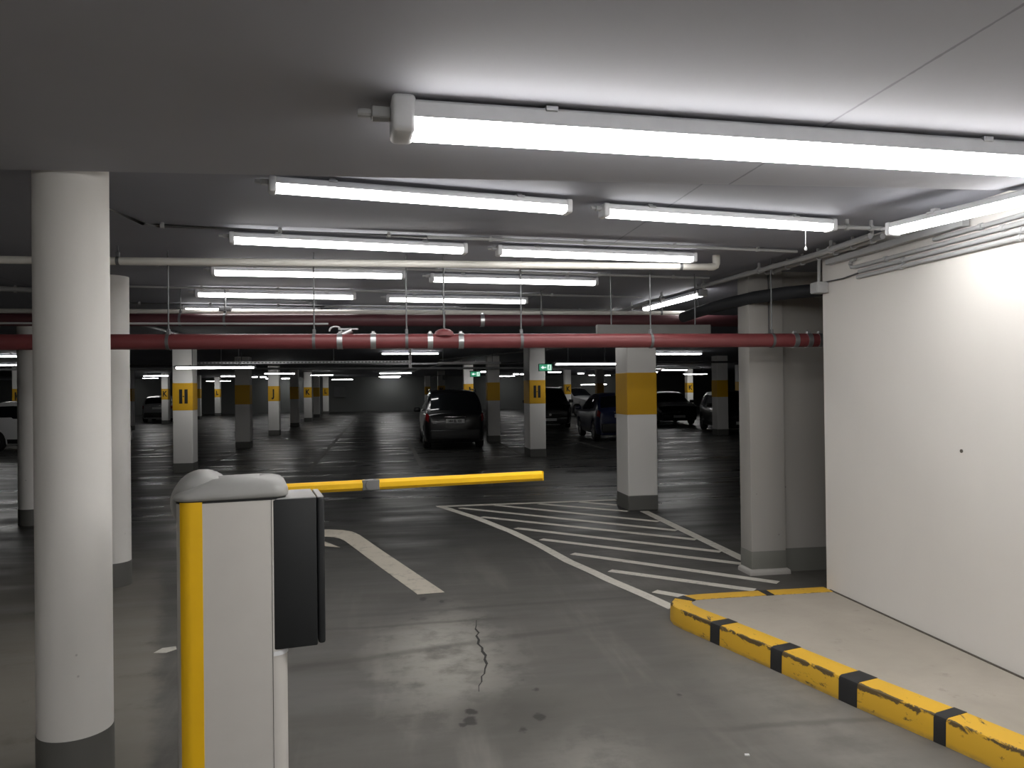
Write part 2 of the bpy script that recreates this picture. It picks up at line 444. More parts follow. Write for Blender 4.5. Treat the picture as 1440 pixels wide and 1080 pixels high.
# ------------------------------------------------------------------ ceiling lights
def make_light(L, w, h, top, lamp='tube'):
    """batten light, base z = 0 at the underside, housing centred on x, hung from z = top"""
    t = empty('ceiling_light')
    hw = w/2; mid = h*(.52 if w < .1 else .42)
    dif = [(-hw*.98, mid), (-hw*.97, h*.2), (-hw*.82, h*.05), (-hw*.5, 0), (hw*.5, 0), (hw*.82, h*.05), (hw*.97, h*.2), (hw*.98, mid)]
    MB().extrude_x(dif, -L/2+.025, L/2-.025).build('diffuser', lamp, t)
    hou = [(-hw, mid), (hw, mid), (hw*.95, h*.9), (hw*.8, h), (-hw*.8, h), (-hw*.95, h*.9)]
    MB().extrude_x(hou, -L/2+.02, L/2-.02).build('housing', 'fix', t)
    for s in (-1, 1):
        e = w*.04
        x0, x1 = sorted((s*(L/2-(.036 if w < .1 else .078)), s*L/2))
        MB().box(x0, x1, -hw-e, hw+e, -.004, h+e*(1 if w < .1 else 2.5), w*.12, 3).build('end_cap', 'fix', t)
        b = MB(); b.box(s*L*.31-.022, s*L*.31+.022, -hw*1.04, hw*1.04, h*.86, h*1.05, .003, 1)
        b.box(s*L*.31-.015, s*L*.31+.015, -hw*.5, hw*.5, h, top, .002, 1)
        b.build('bracket', 'steel', t)
    g = MB(); g.box(-L/2-.035*w/.085, -L/2, -hw*.35, hw*.35, h*.5, h*.85, .004, 1); g.cyl((-L/2-.06*w/.085, 0, h*.68), (-L/2-.02, 0, h*.68), w*.1, 10)
    g.build('cable_gland', 'conduit', t)
    return t
proto = make_light(1.57, .088, .068, CEIL-2.65)
used = [False]
def light(ax, ay, bx, by, z, label, group, src=None):
    src = src or proto
    flag = used if src is proto else used2
    o = src if not flag[0] else copy_tree(src)
    flag[0] = True
    o.location = ((ax+bx)/2, (ay+by)/2, z); o.rotation_euler = (0, 0, math.atan2(by-ay, bx-ax))
    tag(o, label, 'ceiling light', group)
    return o
NEAR = [
 (-.567, 3.79, .96, 4.09, 'lit tube light, left one of the first pair beyond the big light'),
 (1.178, 4.15, 2.692, 4.392, 'lit tube light with a pull cord, right one of the first pair'),
 (-1.033, 5.129, .534, 5.384, 'lit tube light, left one of the second pair, above the long white pipe'),
 (.766, 5.43, 2.28, 5.60, 'lit tube light, right one of the second pair, above the white pipe end'),
 (-1.449, 6.549, .118, 6.641, 'lit tube light, left one of the third pair, just below the long white pipe'),
 (.338, 6.802, 1.893, 6.95, 'lit tube light, right one of the third pair, just below the long white pipe'),
 (-1.926, 8.03, -.373, 8.188, 'lit tube light, left one of the fourth pair, above the red pipes'),
 (-.043, 8.36, 1.496, 8.506, 'lit tube light, right one of the fourth pair, above the red pipes'),
 (-2.422, 9.517, -.875, 9.70, 'lit tube light, left one of the fifth pair, half hidden by the thin white pipe'),
 (-.623, 9.807, .858, 9.953, 'lit tube light, right one of the fifth pair, half hidden by the thin white pipe'),
]
objs = [light(a, b, c, d, 2.65, l, 'tube lights in pairs over the entry lane') for a, b, c, d, l in NEAR]
pc = MB(); pc.cyl((0, 0, -.11), (0, 0, .01), .0016, 6); pc.lathe([(.002, -.105), (.008, -.112), (.008, -.125), (.002, -.13)], 10)
pc.build('pull_cord', 'fix', objs[1], (.58, 0, 0))
light(3.141, 9.235, 3.25, 7.7, 2.65, 'lit tube light seen end-on over the hatched area, nearer of two', 'tube lights along the right conduits')
light(3.06, 11.6, 3.14, 10.0, 2.65, 'lit tube light seen end-on over the hatched area, farther of two', 'tube lights along the right conduits')
big = make_light(2.80, .15, .105, SOF-2.535, 'tube_big')
wallp = make_light(1.57, .088, .068, SOF-2.56, 'tube_far')
farp = make_light(1.57, .088, .068, CEIL-2.65, 'tube_far')
used2 = [False]
big.location = (1.40, 2.643, 2.535); big.rotation_euler = (0, 0, math.atan2(.174, 2.745))
tag(big, 'large lit tube light on the low ceiling, biggest and nearest of all', 'ceiling light')
for i, (x, y) in enumerate(((1.2, -.2), (1.0, -2.9), (-3.4, -2.2))):
    o = copy_tree(big); o.location = (x, y, 2.535)
    tag(o, 'large lit tube light on the low ceiling behind the viewpoint, %s' % ('nearer one', 'farther one', 'left one')[i], 'ceiling light')
wallp.location = (3.0375, 3.295, 2.56); wallp.rotation_euler = (0, 0, math.atan2(-1.53, .345))
tag(wallp, 'lit tube light running along the top of the white wall', 'ceiling light')
light(-.30, 20.9, 1.27, 21.03, 2.65, 'lit tube light behind the cable tray, under the red pipe', 'far tube lights', farp)
light(7.68, 21.9, 9.25, 22.05, 2.65, 'lit tube light right of the blank yellow banded column', 'far tube lights', farp)
light(-10.9, 21.3, -9.35, 21.45, 2.65, 'lit tube light high at the left edge, above the white car', 'far tube lights', farp)
light(-13.9, 28.0, -12.4, 28.16, 2.65, 'dim tube light left of the round columns, second above the white car', 'far tube lights', farp)
# suspended lights on rods, in front of the H columns and far right
def hung(ax, bx, y, z, label, y2=None):
    o = light(ax, y, bx, y if y2 is None else y2, z, label, 'tube lights hung on rods', farp)
    for s in (-.45, .45):
        MB().cyl((s, 0, .06), (s, 0, CEIL-z), .008, 8).build('rod', 'dsteel', o)
    return o
hung(-4.30, -2.78, 16.3, 2.17, 'lit tube light hung on rods in front of the left H column')
hung(3.80, 5.34, 17.8, 2.235, 'lit tube light hung on rods right of the exit sign at the H column')
hung(10.75, 12.15, 43, 1.84, 'short bright tube light hung low by the far wall, right of the off-roader')
FAR = [(-12.75, 42.2, 1.25, 2.54), (-14.9, 49.2, .9, 2.55), (-20.2, 59.5, .9, 2.65), (-10.5, 49.7, 1, 2.65), (-12.7, 55.6, .5, 2.42), (-11.8, 55.6, .7, 2.42), (-9.4, 53.2, .5, 2.65), (-8.8, 53.5, .4, 2.65),
       (-9.5, 60.4, .7, 2.65), (-8.4, 60.8, 1.2, 2.65), (-4.65, 29.2, 1.1, 2.32), (-4.35, 42.3, 1.2, 2.5), (-4.25, 55.3, 1.5, 2.44), (-.77, 45.3, 1.9, 2.65), (-1.0, 57, 1.6, 2.65), (-.9, 60.8, 1.4, 2.65),
       (8.2, 60, 1.38, 2.65), (8.1, 51.7, .4, 2.65), (8.6, 51.9, .5, 2.65), (8.6, 42.3, .8, 2.56), (12.5, 51.3, .5, 2.65), (15.45, 59.6, .7, 2.65), (17, 60.4, .5, 2.65), (15.0, 41.6, 1.6, 2.6),
       (13.2, 37.6, 1.2, 2.6), (16.9, 48.6, .4, 2.65), (16.55, 42.2, 1.5, 2.37), (-26.2, 58.5, .8, 2.5), (2.95, 29.5, .8, 2.33)]
FAR.sort(key=lambda q: q[0]/q[1])
ORD = ('first second third fourth fifth sixth seventh eighth ninth tenth eleventh twelfth thirteenth fourteenth fifteenth sixteenth seventeenth '
       'eighteenth nineteenth twentieth twenty-first twenty-second twenty-third twenty-fourth twenty-fifth twenty-sixth twenty-seventh twenty-eighth twenty-ninth').split()
for k, (x, y, L, z) in enumerate(FAR):
    o = light(x, y, x+L, y+.1, 2.65, 'tiny glowing ceiling tube far back in the hall, %s from the left' % ORD[k], 'distant ceiling tubes', farp)
    if z > 2.62: o.scale = (L/1.57, 1.4, 1.2); z = CEIL-(CEIL-2.65)*1.2
    else:
        o.scale = (L/1.57, 1.4, 1)
        for sx in (-.5, .5): MB().cyl((sx, 0, .06), (sx, 0, CEIL-z), .008, 8).build('rod', 'dsteel', o)
    o.location.z = z

# ------------------------------------------------------------------ conduits, pipes
def run(name, pts, r, mat, label, cat, clips=0, n=10):
    t = empty(name, pts[0], 0, label, cat)
    P = [Vector(p)-Vector(pts[0]) for p in pts]
    MB().tube(P, r, n).build('tube', mat, t)
    if clips:
        tot = sum((b-a).length for a, b in zip(P, P[1:])); step = tot/clips; acc = 0; nxt = step/2
        for a, b in zip(P, P[1:]):
            d = (b-a).length
            while acc+d > nxt:
                p = a.lerp(b, (nxt-acc)/d); dr = (b-a).normalized()
                c = MB(); c.cyl(p-dr*.012, p+dr*.012, r*1.45, 10)
                up_ = CEIL if p.y+pts[0][1] > 3.9 else SOF
                if cat == 'conduit' and 'wall conduit' not in label:
                    c.box(p.x-.008, p.x+.008, p.y-.008, p.y+.008, p.z, max(p.z+r*1.3, up_-.0005-pts[0][2]))
                c.build('clip', 'conduit' if mat != 'dconduit' else 'dsteel', t)
                nxt += step
            acc += d
    return t
zc = CEIL-.021
run('conduit', [(-1.62, 3.98, zc), (-1.47, 4.88, zc), (-1.40, 4.93, zc), (.238, 5.13, zc), (2.26, 5.33, zc), (3.05, 5.43, zc)], .011, 'conduit', 'grey conduit above the second pair of tube lights, bending toward the near column', 'conduit', 8)
run('conduit', [(2.74, 4.42, zc-.03), (3.08, 4.44, zc-.03)], .013, 'conduit', 'short grey conduit linking the corded tube light to the wall', 'conduit', 2)
run('conduit', [(-2.2, 6.42, zc), (.12, 6.52, zc), (1.9, 6.72, zc), (2.95, 6.84, zc)], .011, 'conduit', 'thin grey conduit running beside the third pair of tube lights', 'conduit', 7)
run('conduit', [(-2.9, 7.75, zc), (-.4, 7.98, zc), (1.5, 8.2, zc), (2.8, 8.37, zc)], .011, 'conduit', 'thin grey conduit running beside the fourth pair of tube lights', 'conduit', 8)
run('conduit', [(-3.2, 9.2, zc), (-.8, 9.5, zc), (2.8, 9.8, zc)], .011, 'conduit', 'thin grey conduit running beside the fifth pair of tube lights', 'conduit', 8)
run('conduit', [(3.10, 4.60, zc-.045), (3.13, 5.3, zc-.045), (3.0, 6.9, zc-.045), (2.90, 8.4, zc-.045), (2.88, 11.5, zc-.045)], .02, 'conduit', 'thick grey conduit running away along the ceiling, left one over the hatched area', 'conduit', 7)
run('conduit', [(3.19, 4.6, zc-.045), (3.205, 5.4, zc-.045), (3.20, 6.2, zc-.045)], .02, 'conduit', 'thick grey conduit running away along the ceiling, right one over the hatched area', 'conduit', 7)
run('conduit', [(-7.2, 6.6, zc-.02), (-4.3, 7.6, zc-.02), (-3.0, 8.1, zc-.02)], .025, 'conduit', 'pale grey conduit slanting across the ceiling at the left edge', 'conduit', 4)
# conduits clipped on the white wall
for z, y0, y1, lab in ((2.578, 4.235, 1.2, 'grey wall conduit along the white wall, topmost of four'),
                       (2.538, 5.06, 1.2, 'grey wall conduit along the white wall, second from top'),
                       (2.499, 5.0, 1.2, 'grey wall conduit along the white wall, third from top'),
                       (2.461, 5.02, 1.2, 'grey wall conduit along the white wall, lowest of four')):
    pts = [(WX-.016, y0, z), (WX-.016, y1, z)]
    if z == 2.538: pts = [(WX-.016, y0-.02, z+.06), (WX-.016, y0+.03, z+.055), (WX-.016, y0+.045, z+.03), (WX-.016, y0+.03, z+.005), (WX-.016, y0-.02, z)] + pts[1:]
    run('wall_conduit', pts, .0135, 'conduit', lab, 'conduit', 4)
run('wall_cable', [(WX-.012, 5.46, 2.485), (WX-.012, 5.2, 2.478), (WX-.012, 5.02, 2.49)], .006, 'dconduit', 'thin cable on the white wall leading into the corner junction box', 'cable')
jb = empty('junction_box', (WX-.02, 5.46, 2.40), 0, 'small grey junction box at the top corner of the white wall', 'junction box')
MB().box(-.075, .02, -.05, .05, 0, .085, .006).build('body', 'conduit', jb)
MB().box(-.079, -.075, -.045, .045, .006, .079, .002, 1).build('lid', 'conduit', jb)
MB().tube([(-.03, 0, .085), (-.03, 0, .2), (-.03, -.01, CEIL-2.40)], .012).build('conduit_riser', 'conduit', jb)
tr = MB(); tr.box(3.235, 3.288, 3.95, 5.36, 2.60, 2.645, .004, 1)
tag(tr.build('cable_duct', 'conduit'), 'flat grey cable duct running along the top of the white wall', 'cable duct')

# black insulated line in front of the pillar
pts = []
ctrl = [(3.05, 7.75, 2.43), (3.08, 7.4, 2.455), (3.13, 6.9, 2.475), (3.18, 6.4, 2.48), (3.33, 6.1, 2.485), (3.62, 5.85, 2.49), (4.3, 5.8, 2.49)]
for i in range(len(ctrl)-1):
    for k in range(4): pts.append(Vector(ctrl[i]).lerp(Vector(ctrl[i+1]), k/4))
pts.append(Vector(ctrl[-1]))
dt = empty('insulated_pipe', (3.2, 6.3, 2.3), 0, 'thick black insulated pipe bending under the ceiling by the wall pillar', 'pipe')
MB().tube([p-Vector((3.2, 6.3, 2.3)) for p in pts], .055, 14).build('insulation', 'duct', dt)
for p in ((3.07, 7.4), (3.6, 5.86)):
    MB().cyl((p[0]-3.2, p[1]-6.3, .2), (p[0]-3.2, p[1]-6.3, CEIL-2.3), .005, 8).build('hanger_rod', 'dsteel', dt)

def pipe_run(name, x0, x1, y, z, r, mat, label, hangers, couplings=(), z1=None, yend=0):
    t = empty(name, (0, y, z), 0, label, 'pipe')
    z1 = z if z1 is None else z1
    MB().cyl((x0, 0, 0), (x1, yend, z1-z), r, 24).build('pipe', mat, t)
    zz = lambda x: (z1-z)*(x-x0)/(x1-x0)
    for h in hangers:
        c = MB(); c.cyl((h-.011, 0, zz(h)), (h+.011, 0, zz(h)), r*1.09, 24)
        c.box(h-.012, h+.012, -.012, .012, zz(h)+r, zz(h)+r+.035, .003, 1)
        k = c.build('pipe_clamp', 'dsteel', t)
        MB().cyl((h, 0, zz(h)+r), (h, 0, CEIL-z), .0055, 8).build('hanger_rod', 'dsteel', k)
    for h in couplings:
        c = MB(); c.cyl((h-.019, 0, zz(h)), (h+.019, 0, zz(h)), r*1.07, 24)
        c.cyl((h-.02, 0, zz(h)), (h-.013, 0, zz(h)), r*1.1, 24); c.cyl((h+.013, 0, zz(h)), (h+.02, 0, zz(h)), r*1.1, 24)
        c.box(h-.012, h+.012, -.014, .014, zz(h)+r, zz(h)+r+.02, .003, 1)
        c.build('coupling', 'steel', t)
    return t
PB = pipe_run('red_pipe', -14, 4.3, 5.9, 2.068, .056, 'red', 'red steel pipe with bright couplings, lower and nearer of the two red pipes',
         (-9, -6, -3.6, -1.606, -.575, .11, .995, 2.045, 3.08), (-.387, -.14, .288, .523, 3.28, 3.40, 3.5))
# valve fittings on the lower pipe
fit = MB(); fit.cyl((-.387, 0, .04), (-.30, 0, .085), .026, 14, .02)
fit.tube([(-.42+.045*math.cos(a), 0, .075+.035*math.sin(a)) for a in [PI*k/8 for k in range(9)]], .007, 8)
fit.box(-.40, -.25, -.012, .012, .085, .10, .004, 1)
fit.build('valve_bracket', 'steel', PB)
fit = MB(); fit.lathe([(.075, .04), (.07, .07), (.045, .088), (.012, .094)], 20, 'Z', (.395, 0, 0)); fit.build('saddle_flange', 'red', PB)
MB().cyl((.395, 0, .085), (.395, 0, CEIL-2.068), .006, 8).build('riser_rod', 'dsteel', PB)
pipe_run('red_pipe', -16, 6.4, 7.95, 2.41, .062, 'red_shaded', 'red steel pipe with painted-in shade, higher and farther of the two red pipes', (-10, -6, -4, -2.05, -1.632, .534, 1.56, 4.2), (.93,))
wp = pipe_run('white_pipe', -12, 2.52, 5.76, 2.600, .027, 'wpipe', 'long straight white pipe with end elbow crossing under the tube lights', (-8, -5.5, -3.2, -1.9, 2.25), (), 2.642)
el = MB(); el.tube([(2.48, 0, .042), (2.52, 0, .043), (2.54, 0, .052), (2.546, 0, .07), (2.546, 0, CEIL-2.600)], .03, 14); el.build('elbow', 'wpipe', wp)
w2 = pipe_run('white_pipe', -16, 3.3, 8.12, 2.51, .023, 'wpipe', 'thin dusty white pipe just above the upper red pipe', (-9, -4.5, -1.66, .54, 2.94))
MB().box(-1.72, -1.60, -.04, .04, .0, .05, .006).build('sensor_box', 'dsteel', w2)
run('steel_rail', [(-9, 7.5, 2.345), (-.6, 7.5, 2.335)], .010, 'conduit', 'thin grey rail running between the two red pipes', 'rail')
# wide blank sign seen from behind
hs = empty('hanging_sign', (2.37, 6.75, 2.10), 0, 'grey blank back of a wide sign hung between the red pipes', 'sign')
MB().box(-.54, .54, -.03, .03, 0, .165, .004, 1).build('panel', 'sign_grey', hs)
for s in (-.4, .4): MB().cyl((s, 0, .16), (s, 0, CEIL-2.10), .006, 8).build('hanger_rod', 'dsteel', hs)
# far pipes and cable trays
run('far_pipe', [(-16, 24, 2.44), (0, 24.0, 2.36), (10, 24, 2.30)], .035, 'conduit', 'long pale pipe crossing the hall just above the exit signs', 'pipe')
run('far_pipe', [(-14, 21.5, 2.42), (12, 21.5, 2.40)], .03, 'dconduit', 'dark pipe crossing the hall above the long pale pipe', 'pipe')
for a, b, lab in (((-4.5, 11.2), (-4.9, 15.5), 'shiny grey conduit on the dark ceiling, left of the left hung tube light'),
                  ((-3.6, 11.0), (-3.6, 16.5), 'shiny grey conduit on the dark ceiling above the left hung tube light'),
                  ((1.6, 26), (4.4, 18), 'shiny grey conduit slanting down left of the exit signs'),
                  ((.6, 46), (2.4, 27), 'shiny grey conduit left of the right row of lettered columns')):
    run('conduit', [(a[0], a[1], 2.695), (b[0], b[1], 2.695)], .022, 'steel', lab, 'conduit', 3)
ct = empty('cable_tray', (-2.0, 19, 2.28), 0, 'perforated metal cable tray crossing the dark ceiling before the tube light', 'cable tray')
b = MB()
b.box(-2.6, 2.43, -.15, .15, .07, .076); b.box(-2.6, 2.43, -.152, -.148, .07, .125); b.box(-2.6, 2.43, .148, .152, .07, .125)
b.build('tray', 'steel', ct)
b = MB()
for k in range(60): b.box(-2.55+k*.083, -2.51+k*.083, -.1535, -.152, .083, .112)
b.build('perforation', 'dsteel', ct)
b = MB(); b.box(2.40, 2.47, -.03, .03, -.05, CEIL-2.28); b.build('strut', 'steel', ct)
b = MB()
for k in range(14): b.box(2.42, 2.45, -.0315, -.03, -.03+k*.035, -.012+k*.035)
b.build('perforation', 'dsteel', ct)
for s in (-2.0, .6): MB().cyl((s, 0, .07), (s, 0, CEIL-2.28), .008, 8).build('hanger_rod', 'dsteel', ct)
ct2 = empty('cable_tray', (1.9, 20, 2.30), .05, 'short metal cable tray right of the strut under the red pipe', 'cable tray')
MB().box(-.75, .9, -.15, .15, .04, .046).build('tray', 'steel', ct2)
b = MB(); b.box(-.75, .9, -.153, -.148, .04, .10); b.build('side_rail', 'steel', ct2)
for s in (-.6, .7): MB().cyl((s, 0, .04), (s, 0, CEIL-2.30), .008, 8).build('hanger_rod', 'dsteel', ct2)

for y_, z_, xs_ in ((24, 2.36, (-12, -6, 0, 6)), (21.5, 2.41, (-12, -4, 4, 11))):
    for o in [q for q in col.objects if q.name.startswith('far_pipe') and abs(q.location.y-y_) < .1]:
        for x_ in xs_: MB().cyl((x_-o.location.x, 0, z_-o.location.z-.02), (x_-o.location.x, 0, CEIL-o.location.z), .008, 8).build('hanger_rod', 'dsteel', o)
# exit signs
def exit_sign(x, y, z, w, h, label, runner):
    t = empty('exit_sign', (x, y, z), 0, label, 'exit sign')
    MB().box(-w/2-.012, w/2+.012, -.02, .04, -.012, h+.012, .006, 1).build('frame', 'sign_grey', t)
    MB().box(-w/2, w/2, -.026, -.018, 0, h).build('panel', 'sign_green', t)
    a = MB(); ay0, ay1 = -.030, -.026
    cy = h*.5; ax = -w*.18
    a.box(ax-.02, ax+w*.22, ay0, ay1, cy-h*.07, cy+h*.07)
    a.bm.verts.ensure_lookup_table()
    f = [(ax-w*.2, cy), (ax+.0, cy+h*.27), (ax+.0, cy-h*.27)]
    vs = [[a.bm.verts.new((px, yy, pz)) for px, pz in f] for yy in (ay0, ay1)]
    a.bm.faces.new(vs[0]); a.bm.faces.new(vs[1][::-1])
    for k in range(3): a.bm.faces.new((vs[0][k], vs[0][(k+1) % 3], vs[1][(k+1) % 3], vs[1][k]))
    a.build('arrow', 'sign_white', t, smooth=0)
    a = MB(); a.box(w*.16, w*.44, ay0, ay1, h*.1, h*.9)
    a.build('door_symbol', 'sign_white', t)
    if runner:
        a = MB(); a.tube([(w*.24, -.031, h*.18), (w*.29, -.031, h*.42), (w*.31, -.031, h*.62)], .011, 6); a.tube([(w*.29, -.031, h*.42), (w*.38, -.031, h*.25)], .009, 6)
        a.tube([(w*.22, -.031, h*.55), (w*.31, -.031, h*.6), (w*.38, -.031, h*.48)], .008, 6); a.cyl((w*.325, -.036, h*.74), (w*.325, -.026, h*.74), .016, 10)
        a.build('running_figure', 'sign_green', t)
    MB().cyl((0, .01, h), (0, .01, CEIL-z), .01, 8).build('hanger_rod', 'dsteel', t)
exit_sign(3.56, 17.75, 2.105, .30, .15, 'green lit exit sign right in front of the right H column', True)
exit_sign(2.89, 27, 2.13, .34, .17, 'green lit exit sign hung left of the dark column, nearer the lane centre', True)
gs = empty('ceiling_sign', (2.72, 40, 2.18), 0, 'small grey sign box on a beam above the K column at right', 'sign')
MB().box(-.15, .15, -.03, .03, 0, .26, .01, 1).build('panel', 'sign_grey', gs)
MB().box(-1.1, .15, -.02, .02, .22, .26).build('support_rail', 'sign_grey', gs)
MB().cyl((0, 0, .25), (0, 0, CEIL-2.18), .012, 8).build('hanger_rod', 'dsteel', gs)
fb = empty('wall_cabinet', (-4.1, 61.9, 1.15), 0, 'dark wall cabinet on the far wall right of the left L column', 'cabinet')
MB().box(-.45, .45, -.15, .1, 0, .85, .01, 1).build('body', 'dsteel', fb)
MB().box(-.02, .42, -.165, -.15, .03, .82, .005, 1).build('door', 'far_wall', fb)

# ------------------------------------------------------------------ floor markings
def flat(b, poly, z=.003):
    b.prism(poly, .0005, z)
def strip(b, p, q, w, z=.003):
    p, q = Vector(p), Vector(q); d = (q-p).normalized(); n = Vector((-d.y, d.x))*w/2
    flat(b, [tuple(p+n), tuple(q+n), tuple(q-n), tuple(p-n)], z)
hm = empty('hatched_marking', (2.2, 8.5, 0), 0, 'white hatched no-parking marking on the floor between island and yellow banded column', 'floor marking')
off = Vector((-2.2, -8.5, 0))
def hbuild(name, polys, mat='white_line', z=.003):
    b = MB()
    for pl_ in polys: flat(b, [(x-2.2, y-8.5) for x, y in pl_], z)
    return b.build(name, mat, hm, smooth=0)
outer = [(.612, 11.161), (1.0, 10.1), (1.325, 8.97), (1.50, 8.15), (1.633, 7.33), (1.75, 6.87), (1.824, 6.53), (1.95, 6.07), (2.06, 5.62)]
inner = [(.74, 11.13), (1.12, 10.1), (1.43, 9.0), (1.60, 8.17), (1.735, 7.35), (1.85, 6.90), (1.925, 6.56), (2.05, 6.1), (2.15, 5.68)]
hbuild('border_line', [[outer[i], outer[i+1], inner[i+1], inner[i]] for i in range(len(outer)-1)])
hbuild('border_line', [[(.62, 11.10), (3.30, 11.14), (3.30, 11.25), (.60, 11.22)]], z=.0035)
hbuild('border_line', [[(3.315, 10.1), (3.43, 10.1), (3.43, 6.75), (3.318, 6.75)]])
ST = [((.93, 10.96), (3.29, 8.66)), ((1.15, 10.12), (3.30, 8.1)), ((1.46, 11.10), (3.29, 9.28)), ((1.46, 9.22), (3.30, 7.45)), ((1.63, 8.48), (3.315, 6.87)),
      ((1.80, 7.68), (3.26, 6.19)), ((1.97, 6.90), (2.95, 6.0)), ((2.13, 6.13), (2.34, 5.90)), ((2.10, 11.08), (3.16, 10.13)), ((2.73, 11.12), (3.18, 10.70))]
for p, q in ST:
    b = MB(); strip(b, (p[0]-2.2, p[1]-8.5), (q[0]-2.2, q[1]-8.5), .095, .0028); b.build('stripe', 'white_line', hm, smooth=0)

ar = empty('painted_arrow', (-.1, 8, 0), 0, 'worn white painted arrow turning left on the lane floor beside the barrier', 'floor marking')
b = MB()
L_ = [(.41, 6.446), (-.10, 8.15), (-.40, 9.18), (-.50, 9.42), (-.62, 9.56), (-.80, 9.63), (-.95, 9.64)]
R_ = [(.185, 6.424), (-.25, 7.85), (-.55, 8.86), (-.62, 9.02), (-.70, 9.12), (-.80, 9.17), (-.95, 9.18)]
for i in range(len(L_)-1):
    flat(b, [(x+.1, y-8) for x, y in (L_[i], L_[i+1], R_[i+1], R_[i])])
flat(b, [(x+.1, y-8) for x, y in ((-.95, 10.0), (-1.75, 9.3), (-.58, 8.5), (-.95, 9.2))], .0034)
b.build('paint', 'arrow', ar, smooth=0)

BL = [((.50, 25.3), (.63, 16.6), 'faded white bay line in the lane just left of the black estate car'),
      ((-2.25, 50), (-1.78, 16.5), 'long faded line along the left of the open lane toward the far wall'),
      ((-7.05, 31.6), (-6.95, 21.6), 'faded bay line left of the left H column, away from the lane'),
      ((-4.3, 23.2), (-4.28, 18.2), 'faded bay line running back behind the left H column'),
      ((-6.5, 17.2), (-4.2, 16.35), 'faded line crossing in front of the left H column'),
      ((3.25, 23.7), (3.22, 19.5), 'faded bay line between the black estate car and the right H column'),
      ((3.2, 17.2), (3.26, 16.4), 'short faded line piece in front of the right H column'),
      ((5.7, 25.3), (5.78, 20.5), 'faded bay line right of the right H column beside the blue hatchback'),
      ((2.0, 13.3), (10.0, 13.4), 'long thin faded line crossing behind the barrier arm to the right'),
      ((8.13, 23.0), (8.19, 14.5), 'faded bay line on the dark floor left of the wall pillar')]
for p, q, l in BL:
    b = MB(); m = ((p[0]+q[0])/2, (p[1]+q[1])/2)
    strip(b, (p[0]-m[0], p[1]-m[1]), (q[0]-m[0], q[1]-m[1]), .11)
    tag(b.build('bay_line', 'grey_line', None, (*m, 0), 0), l, 'floor marking')
b = MB(); flat(b, [(-.06, -.05), (.02, -.06), (.07, .0), (.05, .06), (-.03, .04)])
tag(b.build('paint_mark', 'white_line', None, (-1.5, 5.37, 0), 0), 'small white paint remnant on the bare concrete floor left of the barrier', 'floor marking')
b = MB(); b.prism([(-.012, -.008), (.010, -.011), (.014, .006), (-.006, .010)], .0005, .004)
tag(b.build('paper_scrap', 'plate', None, (1.59, 3.336, 0), 0), 'tiny white paper scrap on the lane floor near the kerb', 'litter')
# crack
cr = [(.588, 5.62), (.575, 5.5), (.56, 5.42), (.574, 5.33), (.55, 5.27), (.558, 5.18), (.543, 5.1), (.562, 5.02), (.554, 4.95), (.567, 4.87), (.552, 4.80), (.556, 4.72), (.535, 4.64), (.522, 4.56), (.50, 4.52), (.492, 4.44), (.468, 4.38), (.46, 4.30)]
b = MB()
for i in range(len(cr)-1):
    w_ = (.005, .007, .012, .008, .014, .016, .011, .015, .018, .013, .016, .010, .009, .006, .008, .005, .004)[i]
    strip(b, (cr[i][0]-.5, cr[i][1]-5), (cr[i+1][0]-.5, cr[i+1][1]-5), w_, .0022)
tag(b.build('floor_crack', 'crack', None, (.5, 5, 0), 0), 'thin jagged dark crack in the worn lane floor', 'crack')

# ------------------------------------------------------------------ traffic island
ti = empty('traffic_island', (2.8, 4.5, 0), 0, 'raised concrete island with yellow and black kerb along the white wall', 'traffic island')
OUT = [(3.285, 5.545), (2.9, 5.545), (2.5, 5.545), (2.25, 5.54), (2.13, 5.52), (2.04, 5.46), (1.985, 5.37), (1.968, 5.26), (1.985, 5.15), (2.09, 4.80), (2.235, 4.30), (2.395, 3.72), (2.55, 3.22), (2.65, 2.85), (2.82, 2.2), (2.95, 1.7), (3.07, 1.2)]
ZT = .13
# resample outline by arc length
def resample(P, step):
    out = []; P = [Vector(p) for p in P]
    for a, b_ in zip(P, P[1:]):
        n = max(1, round((b_-a).length/step))
        for k in range(n): out.append(a.lerp(b_, k/n))
    out.append(P[-1]); return out
OP = resample(OUT, .03)
def nrm(i):
    t = (OP[min(i+3, len(OP)-1)]-OP[max(i-3, 0)]).normalized()
    return Vector((-t.y, t.x))      # left of travel = inside
S = [0]
for a, b_ in zip(OP, OP[1:]): S.append(S[-1]+(b_-a).length)
def s_at(pt): return S[min(range(len(OP)), key=lambda i: (OP[i]-Vector(pt)).length)]
stripe_c = [s_at((2.77, 5.545)), s_at((2.09, 5.50))] + [s_at(((a[0]+b_[0])/2, (a[1]+b_[1])/2)) for a, b_ in (((2.076, 4.841), (2.099, 4.767)), ((2.233, 4.359), (2.245, 4.246)), ((2.352, 3.813), (2.385, 3.739)), ((2.506, 3.317), (2.541, 3.245)))]
stripe_c += [stripe_c[-1]+.53*k for k in range(1, 6)]
def kerb_piece(s0, s1, name, mat, grow):
    idx = [i for i in range(len(OP)) if s0-.016 <= S[i] <= s1+.016]
    if len(idx) < 2: return
    rows = []
    for i in idx:
        n = nrm(i); p = OP[i]; g = grow
        def pt(d, z): q = p + n*d; return (q.x-2.8, q.y-4.5, z)
        rows.append([pt(-.004-g, 0), pt(0-g, ZT-.018), pt(.005-g*.5, ZT-.005+g*.5), pt(.018, ZT+g), pt(.148+g, ZT+g), pt(.150+g, ZT-.02)])
    b = MB(); V = b.grid(rows)
    b.bm.faces.new(V[0]); b.bm.faces.new(V[-1][::-1])
    b.build(name, mat, ti)
